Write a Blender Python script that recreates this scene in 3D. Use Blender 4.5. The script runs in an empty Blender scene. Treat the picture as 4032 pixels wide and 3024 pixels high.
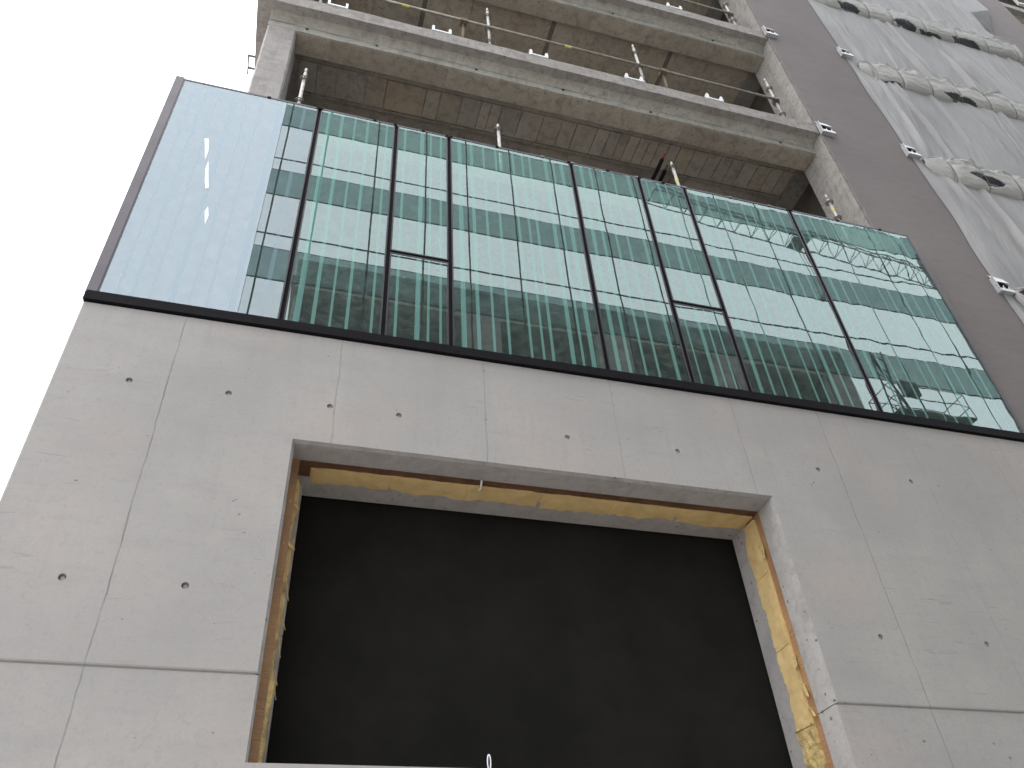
import bpy, bmesh, math, random
from mathutils import Matrix, Vector, noise
R = math.radians
scene = bpy.context.scene
C = scene.collection

# ---------------------------------------------------------------- camera
cam_d = bpy.data.cameras.new('camera')
cam_d.sensor_width = 36.0
cam_d.lens = 3208.01 / 4032 * 36.0
cam_d.clip_start = 0.05
cam_d.clip_end = 1000
cam = bpy.data.objects.new('camera', cam_d)
C.objects.link(cam)
rot = (Matrix.Rotation(R(-18.67994), 3, 'Z') @ Matrix.Rotation(R(131.0356), 3, 'X') @ Matrix.Rotation(R(-4.30333), 3, 'Z'))
cam.matrix_world = Matrix.Translation((0, -5.5, 1.6)) @ rot.to_4x4()
scene.camera = cam

# ---------------------------------------------------------------- sky, sun, exposure
world = bpy.data.worlds.new('World')
scene.world = world
world.use_nodes = True
wn = world.node_tree
wn.nodes.clear()
SUN_EL, SUN_ROT = 66.0, -70.0          # high, from the open left end of the street
sky = wn.nodes.new('ShaderNodeTexSky')
sky.sky_type = 'NISHITA'
sky.sun_disc = False
sky.sun_elevation = R(SUN_EL)
sky.sun_rotation = R(SUN_ROT)
sky.air_density = 1.0
sky.dust_density = 4.0
sky.ozone_density = 1.0
hs = wn.nodes.new('ShaderNodeHueSaturation')
hs.inputs['Saturation'].default_value = 0.22
cl = wn.nodes.new('ShaderNodeMix')
cl.data_type = 'RGBA'
cl.inputs[0].default_value = 0.72
cl.inputs[7].default_value = (10.0, 10.7, 11.5, 1)      # the overcast deck
bg = wn.nodes.new('ShaderNodeBackground')
bg.inputs['Strength'].default_value = 0.15
wo = wn.nodes.new('ShaderNodeOutputWorld')
wn.links.new(sky.outputs[0], hs.inputs['Color'])
wn.links.new(hs.outputs[0], cl.inputs[6])
wn.links.new(cl.outputs[2], bg.inputs['Color'])
wn.links.new(bg.outputs[0], wo.inputs['Surface'])

sd = bpy.data.lights.new('sun', 'SUN')
sd.energy = 0.7
sd.angle = R(40)
sd.color = (1.0, 0.97, 0.93)
sun = bpy.data.objects.new('sun', sd)
C.objects.link(sun)
el, az = R(SUN_EL), R(SUN_ROT)
sdir = Vector((math.sin(az) * math.cos(el), math.cos(az) * math.cos(el) * 0 - 0.35 * math.cos(el), math.sin(el)))
sun.rotation_euler = sdir.to_track_quat('Z', 'Y').to_euler()

scene.view_settings.view_transform = 'Standard'
scene.view_settings.look = 'None'
scene.view_settings.gamma = 1.0
scene.view_settings.exposure = 1.15
scene.render.engine = 'CYCLES'
scene.cycles.max_bounces = 10
scene.cycles.diffuse_bounces = 6
scene.cycles.glossy_bounces = 6
scene.cycles.transparent_max_bounces = 16

random.seed(7)
rnd = random.random
def uni(a, b): return a + (b - a) * rnd()

# ---------------------------------------------------------------- node helpers
class NT:
    def __init__(s, name):
        s.m = bpy.data.materials.new(name)
        s.m.use_nodes = True
        s.t = s.m.node_tree
        s.t.nodes.clear()
        s.out = s.t.nodes.new('ShaderNodeOutputMaterial')
        s.co = s.t.nodes.new('ShaderNodeTexCoord').outputs['Object']
    def n(s, typ, **kw):
        nd = s.t.nodes.new(typ)
        for k, v in kw.items():
            setattr(nd, k, v)
        return nd
    def put(s, sock, v):
        if isinstance(v, bpy.types.NodeSocket): s.t.links.new(v, sock)
        else: sock.default_value = v
    def math(s, op, a, b=0.0, c=None, clamp=False):
        nd = s.n('ShaderNodeMath', operation=op, use_clamp=clamp)
        s.put(nd.inputs[0], a); s.put(nd.inputs[1], b)
        if c is not None: s.put(nd.inputs[2], c)
        return nd.outputs[0]
    def xyz(s, vec=None):
        nd = s.n('ShaderNodeSeparateXYZ')
        s.put(nd.inputs[0], vec or s.co)
        return nd.outputs
    def scaled(s, sc, loc=(0, 0, 0), rot=(0, 0, 0)):
        nd = s.n('ShaderNodeMapping')
        s.put(nd.inputs[0], s.co)
        nd.inputs['Location'].default_value = loc
        nd.inputs['Rotation'].default_value = rot
        nd.inputs['Scale'].default_value = sc
        return nd.outputs[0]
    def noise(s, scale, detail=4, rough=0.55, vec=None, dist=0.0):
        nd = s.n('ShaderNodeTexNoise')
        s.put(nd.inputs['Vector'], vec if vec is not None else s.co)
        nd.inputs['Scale'].default_value = scale
        nd.inputs['Detail'].default_value = detail
        nd.inputs['Roughness'].default_value = rough
        nd.inputs['Distortion'].default_value = dist
        return nd.outputs['Fac']
    def vor(s, scale, vec=None, out='Distance', feature='F1'):
        nd = s.n('ShaderNodeTexVoronoi', feature=feature)
        s.put(nd.inputs['Vector'], vec if vec is not None else s.co)
        nd.inputs['Scale'].default_value = scale
        return nd.outputs[out]
    def ramp(s, v, a, b, lo=0.0, hi=1.0):
        nd = s.n('ShaderNodeMapRange')
        s.put(nd.inputs[0], v)
        for i, x in zip((1, 2, 3, 4), (a, b, lo, hi)): nd.inputs[i].default_value = x
        return nd.outputs[0]
    def mix(s, f, a, b, mode='MIX'):
        nd = s.n('ShaderNodeMix', data_type='RGBA', blend_type=mode)
        s.put(nd.inputs[0], f)
        for i, x in ((6, a), (7, b)):
            if isinstance(x, tuple) and len(x) == 3: x = (*x, 1)
            s.put(nd.inputs[i], x)
        return nd.outputs[2]
    def bump(s, h, dist, strength=1.0, normal=None):
        nd = s.n('ShaderNodeBump')
        nd.inputs['Strength'].default_value = strength
        nd.inputs['Distance'].default_value = dist
        s.put(nd.inputs['Height'], h)
        if normal is not None: s.put(nd.inputs['Normal'], normal)
        return nd.outputs[0]
    def pbr(s, col, rough=0.8, metal=0.0, normal=None, spec=0.5, sheen=0):
        b = s.n('ShaderNodeBsdfPrincipled')
        if isinstance(col, tuple) and len(col) == 3: col = (*col, 1)
        s.put(b.inputs['Base Color'], col)
        s.put(b.inputs['Roughness'], rough)
        s.put(b.inputs['Metallic'], metal)
        s.put(b.inputs['Specular IOR Level'], spec)
        if normal is not None: s.put(b.inputs['Normal'], normal)
        s.t.links.new(b.outputs[0], s.out.inputs[0])
        return s.m

def mat_precast():
    s = NT('fair faced concrete')
    x, y, z = s.xyz()[:3]
    big = s.noise(0.7, 4, 0.6)
    med = s.noise(3.2, 5, 0.65, dist=0.4)
    horiz = s.noise(1.0, 5, 0.6, vec=s.scaled((1.2, 1, 5.5)))
    col = s.mix(s.ramp(big, 0.3, 0.7), (0.306, 0.281, 0.266), (0.382, 0.352, 0.330))
    col = s.mix(s.ramp(med, 0.35, 0.75, 0, 0.4), col, (0.312, 0.288, 0.275))
    col = s.mix(s.ramp(horiz, 0.50, 0.72, 0, 0.62), col, (0.30, 0.276, 0.266))
    cloud = s.noise(0.42, 5, 0.62, vec=s.scaled((1, 1, 1.5), (7, 0, 3)), dist=0.8)
    col = s.mix(s.ramp(cloud, 0.48, 0.66, 0, 0.45), col, (0.272, 0.252, 0.245))
    pink = s.noise(0.9, 3, 0.5, vec=s.scaled((1, 1, 1), (5, 2, 9)))
    col = s.mix(s.ramp(pink, 0.55, 0.75, 0, 0.5), col, (0.41, 0.33, 0.30))
    fine = s.noise(55, 3, 0.7)
    col = s.mix(s.ramp(fine, 0.35, 0.7, 0, 0.30), col, (0.25, 0.235, 0.225))
    grit = s.noise(17, 4, 0.75)
    col = s.mix(s.ramp(grit, 0.52, 0.72, 0, 0.5), col, (0.255, 0.238, 0.23))
    scar = s.noise(2.2, 5, 0.7, vec=s.scaled((1.3, 1, 9), (2, 0, 4)), dist=0.9)
    col = s.mix(s.math('MULTIPLY', s.ramp(scar, 0.60, 0.70, 0, 0.6), s.ramp(s.noise(0.8, 2), 0.45, 0.6)), col, (0.20, 0.185, 0.178))
    runs = s.noise(1.6, 4, 0.6, vec=s.scaled((7, 1, 0.5), (1, 0, 2)))
    col = s.mix(s.math('MULTIPLY', s.ramp(runs, 0.52, 0.72, 0, 0.38), s.ramp(z, 3.0, 7.0, 0.3, 1.0)), col, (0.27, 0.25, 0.24))
    # blow holes
    pitc = s.vor(5.5, vec=s.scaled((1, 1, 1.3)))
    pits = s.math('LESS_THAN', pitc, s.math('MULTIPLY', s.ramp(s.noise(1.6, 2), 0.46, 0.74), 0.12))
    pit2 = s.vor(15.0)
    pits2 = s.math('LESS_THAN', pit2, s.math('MULTIPLY', s.ramp(s.noise(2.3, 2, 0.6, vec=s.scaled((1, 1, 1), (3, 3, 3))), 0.50, 0.74), 0.16))
    pit = s.math('MAXIMUM', pits, pits2)
    col = s.mix(s.math('MULTIPLY', pit, 0.7), col, (0.13, 0.115, 0.10))
    # formwork joints: thin wandering grout lines
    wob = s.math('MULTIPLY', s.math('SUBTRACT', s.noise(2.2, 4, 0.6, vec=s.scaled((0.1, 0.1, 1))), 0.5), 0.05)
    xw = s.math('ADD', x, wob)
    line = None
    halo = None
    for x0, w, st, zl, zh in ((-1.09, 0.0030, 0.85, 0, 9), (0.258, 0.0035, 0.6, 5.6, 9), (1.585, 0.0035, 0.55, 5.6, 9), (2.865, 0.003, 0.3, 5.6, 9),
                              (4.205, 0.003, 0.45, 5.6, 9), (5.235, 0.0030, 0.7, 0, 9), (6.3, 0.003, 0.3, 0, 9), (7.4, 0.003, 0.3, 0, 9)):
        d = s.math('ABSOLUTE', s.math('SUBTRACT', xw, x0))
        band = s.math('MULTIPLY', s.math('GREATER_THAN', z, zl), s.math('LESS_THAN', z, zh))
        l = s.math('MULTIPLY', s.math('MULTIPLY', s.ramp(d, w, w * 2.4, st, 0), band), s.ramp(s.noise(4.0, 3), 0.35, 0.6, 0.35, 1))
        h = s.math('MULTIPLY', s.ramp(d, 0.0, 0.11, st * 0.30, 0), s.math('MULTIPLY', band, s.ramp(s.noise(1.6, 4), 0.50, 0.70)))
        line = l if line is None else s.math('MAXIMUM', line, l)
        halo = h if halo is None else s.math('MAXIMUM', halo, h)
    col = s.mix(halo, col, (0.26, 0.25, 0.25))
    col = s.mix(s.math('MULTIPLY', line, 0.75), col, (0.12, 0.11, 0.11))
    h = s.math('ADD', s.math('MULTIPLY', med, 0.5), s.math('MULTIPLY', fine, 0.12))
    h = s.math('SUBTRACT', h, s.math('ADD', s.math('MULTIPLY', pit, 0.6), s.math('MULTIPLY', line, 0.6)))
    return s.pbr(col, s.ramp(big, 0.3, 0.7, 0.72, 0.88), normal=s.bump(h, 0.006, 0.6), spec=0.3)

def mat_raw(name, a, b, dark, streak=True, tone=False, bump=0.02):
    s = NT(name)
    n1 = s.noise(1.3, 5, 0.65)
    n2 = s.noise(7.0, 5, 0.7, dist=0.5)
    n3 = s.noise(42, 4, 0.7)
    col = s.mix(s.ramp(n1, 0.3, 0.7), a, b)
    col = s.mix(s.ramp(n2, 0.46, 0.72, 0, 0.65), col, dark)
    col = s.mix(s.ramp(n3, 0.5, 0.75, 0, 0.45), col, dark)
    if streak:
        st = s.noise(2.0, 4, 0.6, vec=s.scaled((6, 6, 0.7)))
        col = s.mix(s.ramp(st, 0.52, 0.7, 0, 0.4), col, dark)
    if tone:
        at = s.n('ShaderNodeAttribute', attribute_name='tone')
        col = s.mix(1.0, col, at.outputs['Color'], 'MULTIPLY')
    pv = s.vor(11)
    pit = s.math('LESS_THAN', pv, s.math('MULTIPLY', s.ramp(n1, 0.35, 0.65), 0.16))
    col = s.mix(s.math('MULTIPLY', pit, 0.75), col, tuple(c * 0.35 for c in dark))
    h = s.math('ADD', s.math('MULTIPLY', n2, 0.6), s.math('MULTIPLY', n3, 0.3))
    h = s.math('SUBTRACT', h, s.math('MULTIPLY', pit, 0.7))
    return s.pbr(col, 0.9, normal=s.bump(h, bump, 0.7), spec=0.2)

def mat_render():
    s = NT('grey render')
    n1 = s.noise(0.5, 4, 0.6)
    n2 = s.noise(3.0, 5, 0.6, vec=s.scaled((0.5, 1, 2.2), rot=(0, 0.2, 0)), dist=0.6)
    n3 = s.noise(120, 3, 0.7)
    col = s.mix(s.ramp(n1, 0.3, 0.7), (0.200, 0.172, 0.169), (0.232, 0.201, 0.195))
    col = s.mix(s.ramp(n2, 0.5, 0.8, 0, 0.4), col, (0.25, 0.225, 0.22))
    col = s.mix(s.ramp(n3, 0.4, 0.7, 0, 0.3), col, (0.12, 0.11, 0.11))
    tr = s.noise(2.0, 5, 0.65, vec=s.scaled((1.4, 1, 6), rot=(0, 0.35, 0)), dist=1.0)
    col = s.mix(s.ramp(tr, 0.54, 0.74, 0, 0.5), col, (0.15, 0.13, 0.128))
    return s.pbr(col, 0.92, normal=s.bump(s.math('ADD', n2, s.math('MULTIPLY', n3, 0.15)), 0.006, 0.6), spec=0.15)

def mat_simple(name, col, rough=0.6, metal=0.0, var=0.25, scale=12, bump=0.0, dark=None, spec=0.5):
    s = NT(name)
    n1 = s.noise(scale, 5, 0.65)
    dark = dark or tuple(c * (1 - var) for c in col)
    c = s.mix(s.ramp(n1, 0.42, 0.68), col, dark)
    nm = s.bump(n1, bump, 0.8) if bump else None
    return s.pbr(c, rough, metal, nm, spec)

def mat_fabric(name, a, b, wr=0.03):
    s = NT(name)
    n1 = s.noise(0.6, 3, 0.5)
    n2 = s.noise(1.1, 4, 0.6, vec=s.scaled((5.5, 1, 0.5), rot=(0, 0.1, 0)), dist=0.7)
    n3 = s.noise(150, 2, 0.6)
    col = s.mix(s.ramp(n1, 0.3, 0.7), a, b)
    col = s.mix(s.ramp(n3, 0.4, 0.7, 0, 0.22), col, tuple(c * 0.7 for c in a))
    return s.pbr(col, 0.85, normal=s.bump(n2, wr, 0.7), spec=0.2)

def wobble(s, amt=1.0):
    # float glass roller waves: long shallow undulations, stronger towards the right units
    x, y, z = s.xyz()[:3]
    a = s.noise(1.25, 2, 0.5, vec=s.scaled((1.0, 0.2, 0.7)))
    b = s.noise(3.6, 1, 0.5, vec=s.scaled((1.4, 0.2, 0.5)))
    k = s.ramp(x, 2.0, 7.5, 0.35, 1.25)
    edge = s.ramp(z, 9.9, 10.7, 0.0, 1.0)
    e = s.math('MULTIPLY', s.math('MULTIPLY', s.noise(7.0, 1, 0.5, vec=s.scaled((1, 0.2, 0.9))), edge), k)
    h = s.math('ADD', s.math('MULTIPLY', s.math('ADD', a, s.math('MULTIPLY', b, 0.10)), k), s.math('MULTIPLY', e, 0.12))
    return s.bump(h, 0.0011 * amt, 1.0)

def mat_glass(frit=False, pale=False):
    # the ceramic frit sits in front of the coating, so it reflects less than the clear glass
    s = NT('fritted glass' if frit else 'coated glass')
    nm = wobble(s)
    gl = s.n('ShaderNodeBsdfGlossy'); gl.inputs['Roughness'].default_value = 0.0
    gl.inputs['Color'].default_value = (0.87, 0.94, 1.0, 1) if pale else (0.84, 0.965, 0.955, 1)
    s.put(gl.inputs['Normal'], nm)
    fr = s.n('ShaderNodeFresnel'); fr.inputs['IOR'].default_value = (2.22 if pale else 2.12) if frit else 2.55
    f = s.math('ADD', fr.outputs[0], 0.0)
    if frit:
        tr = s.n('ShaderNodeBsdfDiffuse')
        tr.inputs['Color'].default_value = (0.10, 0.14, 0.155, 1) if pale else (0.115, 0.225, 0.20, 1)
    else:
        tr = s.n('ShaderNodeBsdfTransparent')
        tr.inputs['Color'].default_value = (0.30, 0.56, 0.47, 1)
        # dust film and drips left from the site
        dn = s.noise(9, 5, 0.75, dist=0.6)
        sp = s.math('LESS_THAN', s.vor(7.0), s.math('MULTIPLY', s.ramp(s.noise(2, 2), 0.5, 0.8), 0.09))
        du = s.n('ShaderNodeBsdfDiffuse'); du.inputs['Color'].default_value = (0.44, 0.60, 0.54, 1)
        mx = s.n('ShaderNodeMixShader')
        s.put(mx.inputs[0], s.math('MAXIMUM', s.ramp(dn, 0.42, 0.75, 0.05, 0.17), s.math('MULTIPLY', sp, 0.5)))
        s.t.links.new(tr.outputs[0], mx.inputs[1]); s.t.links.new(du.outputs[0], mx.inputs[2])
        tr = mx
    m = s.n('ShaderNodeMixShader')
    s.put(m.inputs[0], f)
    s.t.links.new(tr.outputs[0], m.inputs[1]); s.t.links.new(gl.outputs[0], m.inputs[2])
    s.t.links.new(m.outputs[0], s.out.inputs[0])
    return s.m

def mat_mirror(name, gcol, dcol, fac):
    s = NT(name)
    gl = s.n('ShaderNodeBsdfGlossy'); gl.inputs['Roughness'].default_value = 0.0
    gl.inputs['Color'].default_value = (*gcol, 1)
    s.put(gl.inputs['Normal'], s.bump(s.noise(0.45, 1, 0.5), 0.0012, 1.0))
    d = s.n('ShaderNodeBsdfDiffuse'); d.inputs['Color'].default_value = (*dcol, 1)
    m = s.n('ShaderNodeMixShader'); m.inputs[0].default_value = fac
    s.t.links.new(d.outputs[0], m.inputs[1]); s.t.links.new(gl.outputs[0], m.inputs[2])
    s.t.links.new(m.outputs[0], s.out.inputs[0])
    return s.m

M = {}
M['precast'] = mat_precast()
M['arris'] = mat_raw('cut concrete edge', (0.27, 0.25, 0.24), (0.33, 0.31, 0.29), (0.17, 0.155, 0.145), False, bump=0.008)
M['reveal'] = mat_raw('smooth reveal concrete', (0.36, 0.33, 0.315), (0.42, 0.385, 0.36), (0.25, 0.23, 0.22), False, bump=0.005)
M['raw'] = mat_raw('raw concrete', (0.33, 0.30, 0.28), (0.40, 0.37, 0.335), (0.17, 0.15, 0.135))
M['lip'] = mat_raw('slab edge concrete', (0.29, 0.262, 0.245), (0.37, 0.338, 0.315), (0.15, 0.13, 0.12), True)
M['beam'] = mat_raw('beam concrete', (0.36, 0.34, 0.305), (0.45, 0.425, 0.385), (0.20, 0.18, 0.155), True)
M['column'] = mat_raw('column concrete', (0.33, 0.30, 0.29), (0.40, 0.365, 0.35), (0.20, 0.18, 0.17), True)
M['soffit'] = mat_raw('board marked soffit', (0.44, 0.39, 0.335), (0.53, 0.475, 0.415), (0.20, 0.168, 0.14), False, True, bump=0.03)
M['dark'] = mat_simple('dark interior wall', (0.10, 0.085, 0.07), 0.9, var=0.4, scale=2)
M['render'] = mat_render()
M['fabric'] = mat_fabric('white scaffold sheeting', (0.315, 0.300, 0.300), (0.385, 0.368, 0.366), 0.05)
M['gutter'] = mat_fabric('cream tarpaulin', (0.37, 0.355, 0.34), (0.46, 0.44, 0.42), 0.02)
M['dark_fill'] = mat_simple('painted gap shade and black rubber', (0.035, 0.035, 0.04), 0.6)  # near-black: painted shade inside the gutter gaps, also sockets and wheels
M['black'] = mat_simple('black powder coat', (0.012, 0.011, 0.013), 0.6, spec=0.04)
M['corner'] = mat_simple('plum anodised corner', (0.085, 0.065, 0.078), 0.5, metal=0.1, var=0.3, scale=3)
M['frame'] = mat_simple('dark anodised frame', (0.035, 0.027, 0.033), 0.4, metal=0.2, var=0.3, scale=3)
M['gasket'] = mat_simple('grey sill flashing', (0.30, 0.29, 0.29), 0.6, metal=0.3)
M['glass'] = mat_glass()
M['frit'] = mat_glass(True)
M['palefrit'] = mat_glass(True, True)
M['paleglass'] = mat_glass(False, True)
M['galv'] = mat_simple('galvanised tube', (0.50, 0.47, 0.43), 0.55, 0.35, 0.5, 25, 0.001, dark=(0.27, 0.23, 0.19))
M['ring'] = mat_simple('stained steel ring', (0.20, 0.18, 0.16), 0.6, 0.5, 0.5, 30)
M['ledger'] = mat_simple('dull steel tube', (0.30, 0.27, 0.22), 0.55, 0.3, 0.45, 6)
M['rusty'] = mat_simple('muddy brown tube', (0.17, 0.12, 0.075), 0.8, 0.1, 0.5, 20)
M['bright'] = mat_simple('bright zinc sheet', (0.58, 0.58, 0.58), 0.4, 0.5, 0.3, 18, 0.002)
M['whitem'] = mat_simple('white galvanised angle', (0.80, 0.80, 0.80), 0.55, 0.1, 0.2, 30)
M['yellow'] = mat_simple('yellow tag', (0.62, 0.55, 0.18), 0.6, var=0.2, scale=60)
M['red'] = mat_simple('faded red paint', (0.30, 0.05, 0.045), 0.6)
M['foam'] = mat_simple('yellow foam', (0.66, 0.47, 0.22), 0.9, 0, 0.25, 7, 0.012, dark=(0.56, 0.39, 0.18), spec=0.1)
M['foamrough'] = mat_simple('crumbled foam', (0.66, 0.49, 0.22), 0.95, 0, 0.4, 20, 0.04, dark=(0.42, 0.30, 0.13), spec=0.1)
def mat_brown():
    s = NT('brown foam facing')
    n1 = s.noise(2.5, 4, 0.6)
    w = s.noise(1.5, 4, 0.6, vec=s.scaled((4, 1, 16)), dist=1.2)
    col = s.mix(s.ramp(n1, 0.35, 0.65), (0.40, 0.23, 0.11), (0.30, 0.16, 0.085))
    return s.pbr(col, 0.5, normal=s.bump(w, 0.02, 0.7), spec=0.4)
M['brown'] = mat_brown()
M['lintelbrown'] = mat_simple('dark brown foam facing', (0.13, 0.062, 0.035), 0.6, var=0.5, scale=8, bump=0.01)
def mat_screen():
    s = NT('black screen cloth')
    n = s.noise(1.2, 4, 0.6)
    f = s.noise(160, 2, 0.6)
    col = s.mix(s.ramp(n, 0.35, 0.7), (0.030, 0.028, 0.025), (0.046, 0.042, 0.037))
    col = s.mix(s.ramp(f, 0.4, 0.7, 0, 0.4), col, (0.025, 0.023, 0.022))
    return s.pbr(col, 0.95, normal=s.bump(n, 0.05, 0.5), spec=0.1)
M['screen'] = mat_screen()
M['glare'] = mat_simple('white tape', (0.93, 0.93, 0.93), 0.5, var=0.02)  # plain white that paints the bright light slivers in the corner pane
M['backing'] = mat_simple('blue grey backing board', (0.10, 0.12, 0.135), 0.8, var=0.2, scale=1.5)
M['wire'] = mat_simple('grey wire', (0.35, 0.35, 0.35), 0.5)
M['asphalt'] = mat_simple('dusty concrete road', (0.36, 0.34, 0.31), 0.9, var=0.3, scale=40, bump=0.004)
M['paving'] = mat_simple('pavement slabs', (0.46, 0.44, 0.41), 0.85, var=0.15, scale=8, bump=0.003)
M['oppwin'] = mat_mirror('opposite window glass', (0.90, 0.90, 0.87), (0.30, 0.30, 0.29), 0.86)
M['oppspan'] = mat_mirror('opposite spandrel glass', (0.72, 0.92, 0.88), (0.165, 0.215, 0.205), 0.22)
M['oppframe'] = mat_simple('opposite dark frame', (0.05, 0.05, 0.05), 0.5)
M['crane'] = mat_simple('dark crane steel', (0.10, 0.10, 0.10), 0.6)

# ---------------------------------------------------------------- mesh helpers
def new_mesh_obj(name, bm, mats, parent=None, smooth=False):
    me = bpy.data.meshes.new(name)
    bm.normal_update()
    bm.to_mesh(me); bm.free()
    if not isinstance(mats, (list, tuple)): mats = [mats]
    for m in mats: me.materials.append(m)
    if smooth:
        for p in me.polygons: p.use_smooth = True
    o = bpy.data.objects.new(name, me)
    C.objects.link(o)
    if parent: o.parent = parent
    return o
def box(bm, x0, x1, y0, y1, z0, z1, mi=0):
    v = [bm.verts.new((x, y, z)) for x in (x0, x1) for y in (y0, y1) for z in (z0, z1)]
    fs = [(0, 1, 3, 2), (4, 6, 7, 5), (0, 4, 5, 1), (2, 3, 7, 6), (0, 2, 6, 4), (1, 5, 7, 3)]
    out = []
    for f in fs:
        q = bm.faces.new([v[i] for i in f]); q.material_index = mi; out.append(q)
    return out
def tube(bm, p0, p1, r, seg=12, r1=None, caps=True):
    p0, p1 = Vector(p0), Vector(p1)
    r1 = r if r1 is None else r1
    d = (p1 - p0).normalized()
    a = d.orthogonal().normalized(); b = d.cross(a)
    l0, l1 = [], []
    for i in range(seg):
        t = 2 * math.pi * i / seg
        o = a * math.cos(t) + b * math.sin(t)
        l0.append(bm.verts.new(p0 + o * r)); l1.append(bm.verts.new(p1 + o * r1))
    for i in range(seg):
        j = (i + 1) % seg
        bm.faces.new((l0[i], l0[j], l1[j], l1[i]))
    if caps:
        bm.faces.new(l0[::-1]); bm.faces.new(l1)
def part(name, mat, parent, *boxes):
    bm = bmesh.new()
    for b in boxes: box(bm, *b)
    return new_mesh_obj(name, bm, mat, parent)
def thing(name, label, cat, loc=(0, 0, 0), group=None):
    o = bpy.data.objects.new(name, None); C.objects.link(o)
    o.location = loc
    o['label'] = label; o['category'] = cat
    if group: o['group'] = group
    return o
def tag(o, label, cat, group=None):
    o['label'] = label; o['category'] = cat
    if group: o['group'] = group
    return o
def copy_tree(o, parent=None):
    c = o.copy(); C.objects.link(c); c.parent = parent
    for ch in list(o.children): copy_tree(ch, c)
    return c
def cut(obj, cutters):
    """difference the cutter meshes out of obj for good, leaving no helpers behind"""
    bmc = bmesh.new()
    for f in cutters: f(bmc)
    bmesh.ops.recalc_face_normals(bmc, faces=bmc.faces)
    me = bpy.data.meshes.new('cutter'); bmc.to_mesh(me); bmc.free()
    co = bpy.data.objects.new('cutter', me); C.objects.link(co)
    md = obj.modifiers.new('cut', 'BOOLEAN'); md.operation = 'DIFFERENCE'; md.object = co; md.solver = 'EXACT'
    dg = bpy.context.evaluated_depsgraph_get()
    new = bpy.data.meshes.new_from_object(obj.evaluated_get(dg))
    obj.modifiers.clear()
    obj.data = new
    bpy.data.objects.remove(co)
    return obj
def bev(obj, w, seg=2):
    bm = bmesh.new(); bm.from_mesh(obj.data)
    bmesh.ops.bevel(bm, geom=bm.edges[:], offset=w, segments=seg, profile=0.5, affect='EDGES')
    bm.to_mesh(obj.data); bm.free()

# ---------------------------------------------------------------- ground
def struct(name, mat, *boxes):
    o = part(name, mat, None, *boxes); o['kind'] = 'structure'; return o
struct('ground', M['asphalt'], (-250, 250, -250, 250, -0.5, -0.12))
struct('road', M['asphalt'], (-120, 120, -10.2, -3.0, -0.119, -0.116))
struct('pavement', M['paving'], (-120, 120, -3.0, -0.001, -0.119, 0.0), (-120, 120, -11.98, -10.2, -0.119, 0.0))

# ---------------------------------------------------------------- unfinished concrete building
L0 = 3.73; ST = 3.4
levels = [L0 + ST * i for i in range(10)]            # slab tops 3.73 ... 34.33
XL, XR = -1.45, 32.2
raw = thing('concrete_building', 'unfinished raw concrete building frame with open floors behind the glass band', 'building')
piers = [(7.82, 9.70), (15.40, 17.30), (22.6, 24.4), (30.4, 32.2)]
bays = [(-1.26, 7.82), (9.70, 15.40), (17.30, 22.6), (24.4, 30.4)]
TOP = 35.7
def wavy_front(bm, x0, x1, y, zt, zb, thick, amp=0.006):
    """slab edge with a slightly uneven cast face: grid front, plain back"""
    n = max(2, int((x1 - x0) / 0.12))
    rows = 4
    g = []
    for i in range(n + 1):
        xx = x0 + (x1 - x0) * i / n
        col = []
        for j in range(rows + 1):
            zz = zb + (zt - zb) * j / rows
            d = amp * (noise.noise(Vector((xx * 2.5, zz * 6, y * 3))) + 0.6 * noise.noise(Vector((xx * 9, zz * 9, 3))))
            dz = 0
            if j in (0, rows): dz = amp * 1.3 * noise.noise(Vector((xx * 4, j * 7.0, zt)))
            col.append(bm.verts.new((xx, y + d, zz + dz)))
        g.append(col)
    bk = [[bm.verts.new((x0 + (x1 - x0) * i / n, y + thick, zz)) for zz in (zb, zt)] for i in range(n + 1)]
    for i in range(n):
        for j in range(rows):
            bm.faces.new((g[i][j], g[i + 1][j], g[i + 1][j + 1], g[i][j + 1]))
        bm.faces.new((g[i][rows], g[i + 1][rows], bk[i + 1][1], bk[i][1]))
        bm.faces.new((g[i + 1][0], g[i][0], bk[i][0], bk[i + 1][0]))
        bm.faces.new((bk[i][0], bk[i][1], bk[i + 1][1], bk[i + 1][0]))
    for c, b, fl in ((g[0], bk[0], 0), (g[n], bk[n], 1)):
        f = [b[0]] + c + [b[1]]
        bm.faces.new(f if fl else f[::-1])
segs = [(XL, 7.815), (9.705, 15.395), (17.305, 22.595), (24.405, 30.395)]
for k, zt in enumerate(levels):
    if k == 0: continue
    bm = bmesh.new()
    for x0, x1 in segs: wavy_front(bm, x0, x1, 0.25, zt, zt - 0.27, 0.70)
    new_mesh_obj('slab_edge', bm, M['lip'], raw)
    part('floor_slab', M['raw'], raw, (XL + 0.003, XR - 0.003, 0.952, 9.0, zt - 0.262, zt - 0.004))
    bm = bmesh.new()
    for x0, x1 in ((-1.262, 7.817), (9.703, 15.397), (17.303, 22.597), (24.403, 30.397)):
        wavy_front(bm, x0, x1, 0.5, zt - 0.262, zt - 0.522, 0.36, 0.007)
        rr = 0.11
        pr = []
        for q in range(9):
            th = math.pi / 2 * q / 8
            pr.append((0.497 - rr + rr * math.sin(th), zt - 0.271 - rr + rr * math.cos(th)))
        rings_ = [[bm.verts.new((xx, y, z)) for y, z in pr] + [bm.verts.new((xx, 0.52, zt - 0.265))] for xx in (x0 + .004, x1 - .004)]
        for q in range(9):
            f = bm.faces.new((rings_[0][q], rings_[0][q + 1], rings_[1][q + 1], rings_[1][q])); f.smooth = True
    new_mesh_obj('edge_beam', bm, M['beam'], raw)
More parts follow.
